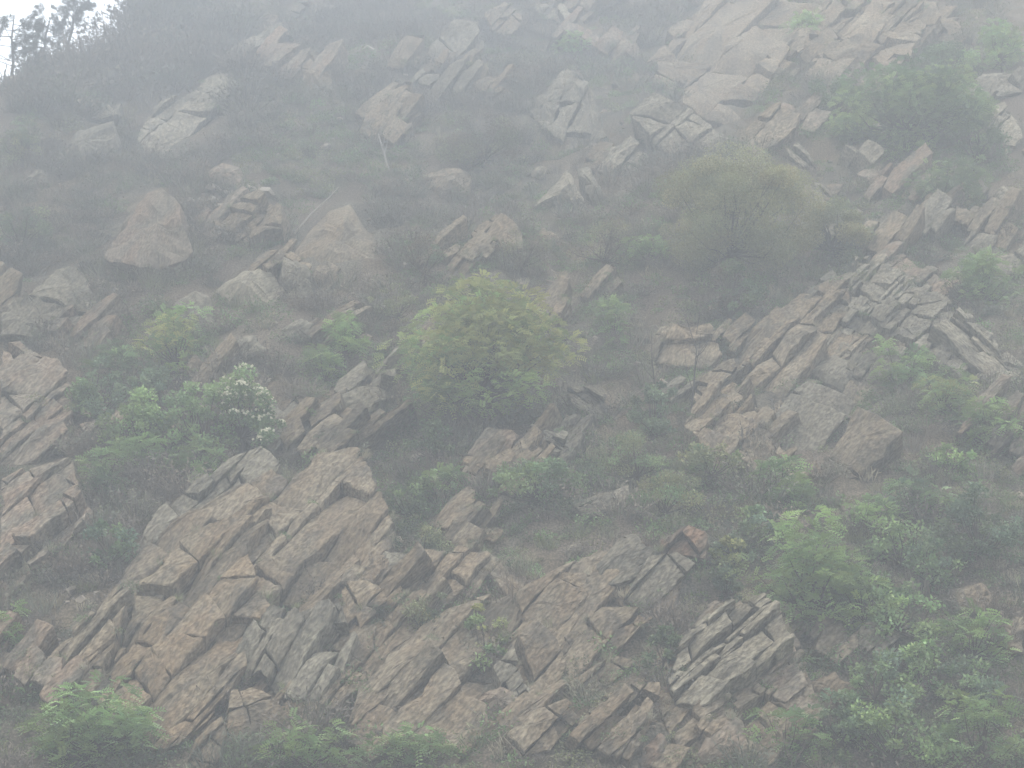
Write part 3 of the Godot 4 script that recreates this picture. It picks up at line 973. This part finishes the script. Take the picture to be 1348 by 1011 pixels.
	rock("rough tan blocks above the great tan slabs at the top edge", "warm", [878, 42, 900, 24, 925, 6, 975, 0, 988, 26, 954, 56, 918, 78, 890, 60], {"bed": 0.9, "joint": 1.3, "jit": 0.25, "out": 0.7})
	rock("tan top blocks between the rough blocks and a bright shrub", "warm", [992, 24, 985, 0, 1035, 0, 1040, 30, 1036, 52, 1010, 38], {"bed": 0.8, "joint": 1.2, "jit": 0.2})
	rock("jutting tan block under the great tan slabs", "warm", [963, 190, 992, 155, 1022, 134, 1054, 150, 1048, 169, 1020, 194, 992, 204], {"bed": 1.0, "joint": 2.4, "jit": 0.15, "out": 1.1, "rough": 0.06})
	rock("jutting ledge with a dark overhang in the upper right", "warm", [1044, 66, 1070, 46, 1082, 56, 1133, 48, 1158, 67, 1134, 88, 1090, 103, 1046, 92], {"bed": 0.6, "joint": 1.8, "jit": 0.3, "out": 0.9, "dip": 35})
	rock("tall pale slab at the top right edge of the rocks", "warm", [1152, 78, 1156, 36, 1162, 0, 1232, 0, 1240, 20, 1232, 35, 1186, 82], {"bed": 0.6, "joint": 2.6, "jit": 0.15, "out": 1.0, "rough": 0.05})
	rock("small tan blocks hanging right of the tall pale slab", "warm", [1237, 24, 1266, 28, 1266, 46, 1248, 49], {"bed": 0.6, "joint": 0.8, "dip": 20})
	rock("pale block above the jutting ledge at the top edge", "pale", [1100, 14, 1112, 0, 1124, 4, 1124, 20, 1104, 22], {"bed": 0.7, "joint": 1.2})
	rock("pale ridge knob above the olive shrub's right side", "pale", [1031, 194, 1048, 188, 1064, 202, 1078, 220, 1056, 220, 1042, 210], {"bed": 0.4, "joint": 0.8, "dip": -40})
	rock("pale ridge knob in the middle of the olive shrub's right edge", "pale", [1064, 260, 1074, 240, 1086, 242, 1102, 270, 1082, 280], {"bed": 0.4, "joint": 0.9, "dip": -50})
	rock("fractured pale ledges under the dark green tree", "pale", [1111, 190, 1140, 184, 1166, 206, 1190, 229, 1196, 251, 1166, 240, 1140, 216], {"bed": 0.5, "joint": 0.9, "dip": 50, "jit": 0.25})
	rock("pale leaning slab at the right edge", "pale", [1310, 136, 1322, 132, 1337, 151, 1348, 172, 1348, 180, 1322, 218, 1314, 178], {"bed": 0.6, "joint": 1.8, "jit": 0.2})
	rock("pale crumbling ledge near the right edge", "pale", [1283, 262, 1318, 245, 1340, 255, 1348, 270, 1330, 282, 1298, 279], {"bed": 0.35, "joint": 0.6, "jit": 0.25})
	rock("broken pale ledge below the crumbling one at the right", "pale", [1266, 322, 1281, 298, 1317, 302, 1314, 318, 1296, 333], {"bed": 0.4, "joint": 0.7, "jit": 0.25})
	rock("faded grey rocks by the right edge above the leaning slab", "grey", [1276, 118, 1280, 100, 1298, 89, 1348, 92, 1348, 122, 1292, 130], {"bed": 0.9, "joint": 1.3, "jit": 0.2})
	rock("pale slab cut by the right edge, a third of the way down", "pale", [1298, 346, 1348, 324, 1348, 362, 1318, 362], {"bed": 0.5, "joint": 1.2})
	# right middle
	rock("fallen pale blocks under the olive shrub", "grey", [1052, 412, 1062, 384, 1092, 360, 1122, 378, 1106, 420, 1074, 418], {"bed": 0.35, "joint": 0.5, "jit": 0.25})
	rock("heap of pale angular ledges on the right-hand ridge", "pale", [1118, 358, 1140, 346, 1164, 338, 1202, 368, 1224, 390, 1192, 404, 1142, 384], {"bed": 0.35, "joint": 0.7, "jit": 0.3, "dip": 48})
	rock("row of small slanting ledges above the dark leaning slab", "grey", [1106, 428, 1130, 392, 1166, 402, 1206, 418, 1232, 446, 1200, 464, 1150, 446], {"bed": 0.3, "joint": 0.6, "jit": 0.3, "dip": 48})
	rock("long ridge of pale slabs descending to the right edge", "pale", [1228, 430, 1262, 412, 1292, 440, 1326, 478, 1344, 500, 1310, 504, 1268, 472], {"bed": 0.35, "joint": 1.4, "jit": 0.2, "dip": -42})
	rock("large dark slab with a straight undercut edge at right of centre", "grey", [1014, 546, 1040, 520, 1063, 499, 1096, 512, 1129, 528, 1102, 566, 1070, 606, 1032, 590], {"bed": 1.7, "joint": 2.5, "jit": 0.06, "dip": 50, "rough": 0.04, "out": 1.1})
	rock("brown rock face under the large dark slab's undercut edge", "warm", [1131, 540, 1160, 552, 1189, 571, 1162, 600, 1134, 627, 1086, 632, 1078, 612], {"bed": 1.2, "joint": 2.2, "jit": 0.08, "rough": 0.05, "out": 0.1})
	rock("boxy grey block perched above the large dark slab", "grey", [1064, 486, 1096, 456, 1128, 470, 1150, 500, 1134, 514, 1114, 512, 1088, 502], {"bed": 0.9, "joint": 1.2, "jit": 0.15, "out": 0.8, "rough": 0.05})
	rock("layered tan band left of the boxy grey block", "warm", [963, 496, 998, 450, 1036, 424, 1063, 412, 1088, 446, 1056, 490, 1022, 533, 989, 520], {"bed": 0.45, "joint": 2.6, "jit": 0.14, "dip": 46, "out": 0.6})
	rock("brown cliff foot under the layered tan band", "warm", [946, 512, 964, 500, 990, 524, 1012, 548, 1028, 592, 990, 570, 960, 548], {"bed": 0.45, "joint": 0.9, "jit": 0.15})
	rock("pale tan cliff behind two thin saplings", "warm", [858, 452, 870, 420, 905, 436, 936, 430, 948, 468, 918, 494, 872, 484], {"bed": 0.8, "joint": 1.2, "jit": 0.15, "dip": 64})
	rock("tan prow pointing right beside the thin saplings", "warm", [912, 520, 922, 497, 950, 480, 979, 465, 987, 477, 950, 512, 926, 540], {"bed": 0.5, "joint": 1.2, "jit": 0.12})
	rock("brown wedge below the large dark slab", "warm", [1030, 596, 1048, 586, 1072, 608, 1090, 626, 1064, 640, 1040, 622], {"bed": 0.5, "joint": 0.8})
	rock("reddish small block in the bushes right of centre", "pink", [1100, 644, 1128, 634, 1134, 664, 1112, 674], {"bed": 0.5, "joint": 0.8, "out": 0.7})
	boulder("brown boulder half hidden by bushes in the lower right", "warm", [1252, 770, 1294, 760, 1320, 789, 1300, 800, 1266, 802], {"out": 0.5})
	boulder("brown rock cut by the right edge among the bushes", "warm", [1320, 816, 1348, 803, 1348, 858, 1324, 862], {"out": 0.5})
	boulder("brown rock under the bushes at the lower right", "warm", [1068, 894, 1100, 880, 1130, 900, 1120, 930, 1088, 930], {"out": 0.3})

func build_plants() -> void:
	var P := func(label: String, green: String, c: Array, more := {}):
		var d := {"label": label, "green": green, "c": c, "name": "shrub", "category": "shrub"}
		d.merge(more, true)
		plant(d)
	# the trees and shrubs one can tell apart
	P.call("yellow-green tree with a forked trunk in the middle of the slope", "lime", [640, 460, 235, 170], {"name": "tree", "category": "tree", "foot": 22, "second": "bright", "taper": 0.9, "style": "frond", "fork": 0.45, "dens": 1.0})
	P.call("green bush at the foot of the middle tree, left side", "bright", [572, 525, 90, 60], {"second": "mid"})
	P.call("bright green shrub left of the blossoming shrub, upper of two", "bright", [228, 452, 110, 84], {"second": "lime"})
	P.call("round green shrub touching the blossoming shrub", "mid", [262, 556, 110, 110], {"style": "broad", "second": "bright"})
	P.call("shrub covered in cream white blossom", "mid", [322, 535, 110, 112], {"name": "flowering_shrub", "category": "flowering shrub", "style": "broad", "flowers": 330, "taper": 0.9, "forward": 0.8})
	P.call("slender green sapling left above the middle tree", "bright", [455, 436, 54, 84], {"style": "frond"})
	P.call("leafy bush below the slender sapling", "mid", [425, 482, 60, 54], {"second": "bright"})
	P.call("dark shrub with pale leaf tips above the left crag's block", "blue", [132, 515, 90, 96], {"style": "broad", "second": "mid"})
	P.call("deep green shrub right of the left crag's small block", "mid", [138, 618, 84, 70], {"second": "blue"})
	P.call("low green shrub under the round green shrub", "mid", [205, 592, 84, 54], {"second": "bright"})
	P.call("dark bush in the gap left of the bright upper shrub", "blue", [205, 505, 80, 60], {"style": "broad"})
	P.call("grey-green bush in the cleft right of the grey left crag", "blue", [140, 715, 90, 80], {"style": "broad", "second": "mid"})
	P.call("wide olive shrub with a flat spreading crown, upper right", "olive", [965, 275, 220, 160], {"style": "fine", "second": "tan", "dens": 1.7, "taper": 0.5, "forward": 0.5})
	P.call("olive shrub spreading right of the wide olive shrub", "olive", [1092, 300, 120, 76], {"style": "fine", "second": "tan", "forward": 0.6, "dens": 1.7})
	P.call("dark thicket shrub under the wide olive shrub", "deep", [962, 388, 80, 80], {"style": "broad", "second": "brown"})
	P.call("dark green tree spreading below the tall pale slab", "mid", [1205, 142, 190, 92], {"name": "tree", "category": "tree", "second": "deep"})
	P.call("bright green spray in front of the dark green tree", "bright", [1128, 168, 80, 36])
	P.call("bright drooping green spray under the dark green tree", "bright", [1192, 190, 74, 40])
	P.call("dark green shrub below right of the drooping spray", "mid", [1246, 240, 90, 78], {"second": "deep"})
	P.call("green shrub at the right edge above the descending ridge", "mid", [1300, 366, 104, 76], {"second": "bright"})
	P.call("green shrub between the ridge and the boxy block", "mid", [1186, 478, 84, 90], {"second": "bright"})
	P.call("small light green shrub at the top beside the jutting ledge", "bright", [1060, 38, 56, 56])
	P.call("dark shrub beneath the jutting ledge", "deep", [1096, 130, 80, 50], {"style": "broad"})
	P.call("dark shrub right of the tall pale slab", "deep", [1250, 84, 90, 66], {"style": "broad", "second": "mid"})
	P.call("green shrub on the top right corner", "mid", [1318, 60, 80, 60], {"second": "bright"})
	P.call("feathery bright green tree right of the thin-bedded crag", "bright", [1062, 752, 170, 130], {"name": "tree", "category": "tree", "second": "mid", "foot": 14})
	P.call("spreading green bush in the lower right thicket", "mid", [1180, 800, 140, 100], {"second": "bright", "style": "broad", "dens": 0.6})
	P.call("bright bush left of the brown rock at the right edge", "bright", [1280, 838, 96, 70], {"second": "mid"})
	P.call("dark blue-green bush at the right edge, lower half", "blue", [1292, 690, 120, 100], {"style": "broad", "second": "deep"})
	P.call("small bright bush above the dark blue-green bush", "bright", [1250, 606, 70, 36], {"style": "broad", "dens": 0.6})
	P.call("green bush at the right edge above the small bright bush", "mid", [1310, 560, 90, 70], {"second": "bright"})
	P.call("bright green bush at the foot of the pinkish wedge", "bright", [1036, 968, 110, 80], {"second": "mid"})
	P.call("broad green bush at the bottom right", "mid", [1170, 970, 150, 84], {"second": "bright", "style": "broad", "dens": 0.6})
	P.call("bright green bush in the bottom right corner", "bright", [1290, 966, 130, 100], {"second": "mid"})
	P.call("green bush in the middle of the lower right thicket", "mid", [1150, 892, 130, 80], {"second": "blue", "style": "broad", "dens": 0.6})
	P.call("dark bush below the bright right-hand bush", "blue", [1265, 902, 110, 60], {"style": "broad", "second": "mid"})
	P.call("thin leafy bush above the feathery tree's right side", "mid", [1180, 720, 110, 60], {"second": "bright", "style": "broad", "dens": 0.6})
	P.call("leafy bush under the reddish small block", "mid", [1150, 680, 90, 40], {"second": "bright"})
	P.call("large bright green bush in the bottom left corner", "bright", [112, 966, 200, 96], {"second": "mid", "foot": -10})
	P.call("bright bush cut by the left edge low down", "bright", [0, 846, 64, 90])
	P.call("green bush on the bottom edge under the grey-green face", "mid", [405, 986, 140, 74], {"second": "bright", "foot": -10})
	P.call("green bush on the bottom edge under the wide tan slab", "mid", [545, 996, 150, 56], {"second": "bright", "foot": -10})
	P.call("yellowish green bush in the thicket above the jutting knob", "mid", [636, 836, 84, 84], {"second": "lime", "style": "broad"})
	P.call("dull olive bush left of the yellowish green bush", "olive", [556, 806, 110, 64], {"style": "fine", "second": "deep"})
	P.call("green bush under the reddish outcrop", "mid", [706, 634, 140, 70], {"second": "blue", "style": "broad"})
	P.call("small green bush left of the reddish outcrop", "mid", [578, 634, 70, 50], {"second": "bright"})
	P.call("dark bush behind the reddish outcrop, left", "deep", [572, 585, 80, 56], {"style": "broad"})
	P.call("olive bush right of the grey shelf", "olive", [836, 606, 110, 60], {"style": "fine", "second": "mid"})
	P.call("leafy olive bush below the thin saplings", "olive", [938, 606, 100, 66], {"style": "broad", "second": "mid"})
	P.call("low green bush under the large dark slab", "mid", [1020, 624, 80, 50], {"second": "bright"})
	P.call("pale leafy shrub beside the rust-red block", "lime", [962, 722, 76, 44], {"style": "broad", "second": "blue"})
	P.call("dark bush in the hollow below the pale leafy shrub", "deep", [955, 768, 70, 44], {"style": "broad"})
	P.call("thin green shrub between the middle tree and the saplings", "mid", [806, 424, 50, 64], {"second": "bright"})
	P.call("small bright green shrub left of the wide olive shrub", "bright", [850, 330, 66, 34])
	P.call("tiny bright shrub near the top of the middle", "bright", [752, 62, 44, 26])
	P.call("dark tall bush between the grey shelf and the saplings", "deep", [862, 540, 76, 90], {"style": "broad", "second": "blue"})
	P.call("dark bush at the left edge above the long sloping boulder", "deep", [28, 300, 90, 70], {"style": "fine", "second": "olive"})
	P.call("dull green bush left of the flat-topped boulder", "olive", [30, 190, 80, 50], {"style": "fine", "second": "deep"})
	P.call("dark creeping bush on the ochre face's top right", "deep", [362, 812, 66, 26], {"style": "fine", "second": "blue"})
	P.call("leafy green bush left of the reddish small block", "mid", [1050, 650, 60, 40], {"second": "bright"})
	P.call("small bush on a ledge of the thin-bedded crag", "mid", [978, 896, 56, 34], {"second": "deep"})
	P.call("dark bush at the foot of the orange sliver", "deep", [870, 850, 66, 60], {"style": "broad"})
	P.call("yellow-green bush sprawling under the boxy block's ridge", "mid", [1240, 520, 100, 60], {"second": "lime"})
	P.call("shadowy bush in the gully above the middle tree", "brown", [560, 340, 90, 60], {"style": "fine", "second": "deep"})
	P.call("brown brush rounded over the upper middle", "brown", [640, 190, 130, 60], {"style": "fine", "second": "olive"})
	P.call("green bush filling the gap right of the feathery tree", "mid", [1135, 790, 90, 90], {"second": "bright"})
	P.call("dense green bush above the brown boulder at the lower right", "mid", [1220, 740, 100, 70], {"second": "blue", "style": "broad"})
	P.call("green bush right of the brown bedrock in the lower right", "mid", [1215, 870, 100, 80], {"second": "bright", "style": "broad", "dens": 0.6})
	P.call("leafy bush between the two bright bottom right bushes", "mid", [1235, 985, 90, 60], {"style": "broad", "second": "bright"})
	P.call("dark low bush behind the bright bush by the pinkish wedge", "blue", [1105, 950, 90, 80], {"style": "broad", "second": "deep"})
	P.call("bush on the slope above the dark blue-green bush, left", "blue", [1200, 655, 90, 54], {"second": "mid"})
	P.call("olive bush below the leafy olive bush", "olive", [880, 655, 110, 56], {"style": "fine", "second": "mid"})
	P.call("dull green bush above the rust-red block", "blue", [1000, 690, 90, 50], {"style": "broad", "second": "mid"})
	P.call("dark bush left of the reddish outcrop's foot", "deep", [540, 660, 80, 50], {"style": "broad", "second": "mid"})
	P.call("dark green bush by the pale leaning slab at the right", "deep", [1285, 190, 80, 60], {"style": "broad", "second": "mid"})
	P.call("low bush above the mid-grey broken ledges", "deep", [560, 712, 100, 40], {"style": "fine", "second": "olive"})
	P.call("soft green shrub between the left crag and the round green shrub", "mid", [180, 560, 110, 80], {"style": "broad", "second": "bright"})
	P.call("pale-tipped low shrub behind the left crag's top", "blue", [160, 480, 90, 50], {"second": "mid"})
	P.call("green shrub below the flowering shrub on the ridge", "mid", [255, 610, 90, 50], {"second": "bright"})
	P.call("thin olive bush in the brush above the slender sapling", "olive", [520, 400, 80, 50], {"style": "fine", "second": "brown", "dens": 0.6})
	P.call("brown dry bush right of the slender sapling", "brown", [520, 445, 60, 50], {"style": "fine", "dens": 0.6})
	P.call("dry tan bush above the small bright shrub", "brown", [790, 320, 110, 60], {"style": "fine", "second": "tan", "dens": 0.6})
	P.call("dull bush under the split pale block", "brown", [690, 330, 90, 50], {"style": "fine", "second": "olive", "dens": 0.6})
	# pines against the sky
	pine(on_slope(14, 112), 3.0, 2.0, -0.2, "pine at the left edge against the white sky")
	pine(on_slope(52, 86), 2.2, 1.6, 0.2, "shorter pine second from the left on the ridge")
	pine(on_slope(88, 56), 1.8, 1.3, 0.3, "thin pine on the ridge beside the dry brush")
	bare_stem("sapling", "thin dark sapling in front of the pale tan cliff", "sapling", [906, 566], [904, 420], 0.03, 5, Color(0.06, 0.055, 0.05))
	bare_stem("sapling", "thin leaning sapling left of the pale tan cliff", "sapling", [868, 560], [858, 436], 0.025, 5, Color(0.06, 0.055, 0.05))
	bare_stem("dead_branch", "pale forked dead branch in the upper middle scree", "branch", [512, 222], [498, 176], 0.05, 4, Color(0.30, 0.28, 0.25))
	bare_stem("dead_branch", "grey dead twig under the ridge brush", "branch", [200, 106], [186, 74], 0.05, 4, Color(0.30, 0.28, 0.25))
	bare_stem("dead_branch", "long pale dead stick lying left of the pointed boulder", "branch", [388, 300], [446, 246], 0.035, 1, Color(0.34, 0.31, 0.27))

func build_ground_cover() -> void:
	var stones := [stone_mesh(0.16), stone_mesh(0.2), stone_mesh(0.24), stone_mesh(0.14), stone_mesh(0.3)]
	var stone_tones := []
	for k in [Color(0.29, 0.25, 0.20), Color(0.24, 0.205, 0.165), Color(0.33, 0.29, 0.235)]:
		var m := StandardMaterial3D.new()
		m.albedo_color = k.linear_to_srgb()
		m.vertex_color_use_as_albedo = true
		m.roughness = 0.95
		stone_tones.append(m)
	# loose stones: [where, how far they spread, how many, size, label, group]
	var heaps := [
		[500, 60, 70, 50, 22, 0.7, "pale stone loose in the dark scree at the top middle", "stones in the top scree"],
		[470, 170, 60, 50, 22, 0.8, "pale stone loose in the scree around the forked dead branch", "stones round the dead branch"],
		[300, 264, 70, 14, 24, 0.9, "orange-grey flake strewn above the low tan outcrop", "flakes above the tan outcrop"],
		[530, 320, 40, 40, 10, 0.8, "stone loose in the gully right of the pointed boulder", "stones in the gully"],
		[760, 480, 50, 40, 10, 0.7, "pale stone in the brush right of the middle tree", "stones right of the middle tree"],
		[1150, 400, 70, 40, 26, 0.9, "pale angular stone on the right-hand ridge", "stones on the right-hand ridge"],
		[1180, 500, 60, 40, 8, 0.8, "pale stone under the green shrub by the boxy block", "stones by the boxy block"],
		[700, 580, 60, 30, 12, 0.6, "pale stone near the ledge with pale lips", "stones below the middle tree"],
		[620, 620, 120, 60, 10, 0.6, "small stone in the thicket below the middle tree", "stones in the middle thicket"],
		[345, 425, 20, 12, 3, 0.7, "white stone in the brush under the rounded boulder", "white stones under the rounded boulder"],
		[430, 690, 90, 60, 10, 0.5, "small stone lodged on the lower left rock face", "stones on the lower left face"],
		[1100, 560, 60, 50, 6, 0.8, "stone on the slope near the large dark slab", "stones near the dark slab"]]
	for h in heaps:
		for i in h[4]:
			var p := on_slope(h[0] + rng.randf_range(-1, 1) * h[2], h[1] + rng.randf_range(-1, 1) * h[3])
			var o := instance(numbered("stone"), stones[rng.randi() % 5], stone_tones[rng.randi() % 3])
			var s: float = h[5] * rng.randf_range(0.5, 1.4) * -p.z / 46.0
			o.transform = Transform3D(Basis.from_euler(Vector3(rng.randf_range(-1.2, -0.3), rng.randf() * TAU, rng.randf_range(-0.5, 0.5))).scaled(Vector3.ONE * s), p + Vector3(0, 0.04, 0.05))
			tag(o, h[6], "stone", h[7])
			add_child(o)
	# what nobody could count: dry brush, grass, low green leaves, rubble
	var kinds := [
		["dry_brush", [brush_clump(56, 0.5), brush_clump(70, 0.72), twig_clump(60, 0.55, 0.7, 0.02), brush_clump(34, 0.32)], mats.dry, [Color(0.19, 0.16, 0.13), Color(0.24, 0.205, 0.165), Color(0.145, 0.13, 0.11), Color(0.18, 0.18, 0.13)]],
		["dry_grass", [twig_clump(50, 0.34, 0.4, 0.018), twig_clump(40, 0.26, 0.34, 0.018)], mats.dry, [Color(0.30, 0.265, 0.185), Color(0.25, 0.235, 0.155), Color(0.21, 0.225, 0.12)]],
		["undergrowth_leaves", [leaf_clump(110, 0.26, 0.07), leaf_clump(90, 0.22, 0.06), leaf_clump(190, 0.42, 0.065)], mats.leaf, [Color(0.15, 0.205, 0.10), Color(0.22, 0.235, 0.12), Color(0.18, 0.27, 0.11), Color(0.12, 0.15, 0.09)]],
		["rubble", [stones[0], stones[1], stones[3]], stone_tones[1], [Color(0.8, 0.75, 0.7), Color(0.5, 0.45, 0.42), Color(1.1, 1.05, 1.0)]]]
	var lists := []
	for k in kinds:
		var l := []
		for m in k[1]: l.append([])
		lists.append(l)
	var patch := FastNoiseLite.new()
	patch.seed = 77
	patch.frequency = 0.16
	patch.fractal_octaves = 3
	for p in crevices:
		var kk := 1 if rng.randf() < 0.5 else 2
		var nn: int = rng.randi() % kinds[kk][1].size()
		var ss := rng.randf_range(0.35, 0.8)
		lists[kk][nn].append([Transform3D(Basis.from_euler(Vector3(0.3, rng.randf() * TAU, 0)).scaled(Vector3.ONE * ss), p), shade_of(kinds[kk][3][rng.randi() % kinds[kk][3].size()], 0.2)])
	for i in 24000:
		var d := FOOT + 2.0 + 46.0 * pow(rng.randf(), 0.8)
		var x := rng.randf_range(-0.32, 0.32) * d
		var y := height(x, -d)
		var p := Vector3(x, y, -d)
		var q := seen_at(p)
		if q.y > 1120 or q.y < -140: continue
		if in_rock(q): continue
		if rng.randf() < smoothstep(-0.05, 0.3, bare(x, d)) * 0.8 and rng.randf() < 0.3:
			if rng.randf() < 0.6:
				var sz := 0.25 + 1.3 * pow(rng.randf(), 2.5)
				lists[3][rng.randi() % 3].append([Transform3D(Basis.from_euler(Vector3(rng.randf_range(-1.3, -0.2), rng.randf() * TAU, rng.randf_range(-0.6, 0.6))).scaled(Vector3.ONE * sz), p + Vector3(0, 0.03, 0.03)), shade_of(kinds[3][3][rng.randi() % 3], 0.2)])
			continue
		if q.y < 480 and rng.randf() < 0.25: continue
		var g := patch.get_noise_2d(x, d)
		# greener to the right and low down, bare and brown towards the top left
		var green := g * 1.4 + (q.x - 420.0) / 1200.0 + (q.y - 480.0) / 1600.0
		var r := rng.randf()
		var k := 0
		if r < 0.1: k = 3
		elif green > 0.12 and r < 0.7: k = 2
		elif green > -0.2 and r < 0.42: k = 2
		elif r > 0.8: k = 1
		var n: int = rng.randi() % kinds[k][1].size()
		var col: Color = kinds[k][3][rng.randi() % kinds[k][3].size()]
		var s := rng.randf_range(0.6, 1.35)
		if k == 3: s *= 0.35 + 0.9 * pow(rng.randf(), 2.0)
		if k == 0 and q.y < 160 and q.x < 330: s *= 1.8
		var b := Basis.from_euler(Vector3(rng.randf_range(-0.1, 0.5), rng.randf() * TAU, rng.randf_range(-0.3, 0.3)), EULER_ORDER_XYZ).scaled(Vector3(s, s * rng.randf_range(0.8, 1.2), s))
		lists[k][n].append([Transform3D(b, p), shade_of(col, 0.2)])
	for k in kinds.size():
		for n in lists[k].size():
			scatter(kinds[k][0], kinds[k][1][n], kinds[k][2], lists[k][n])
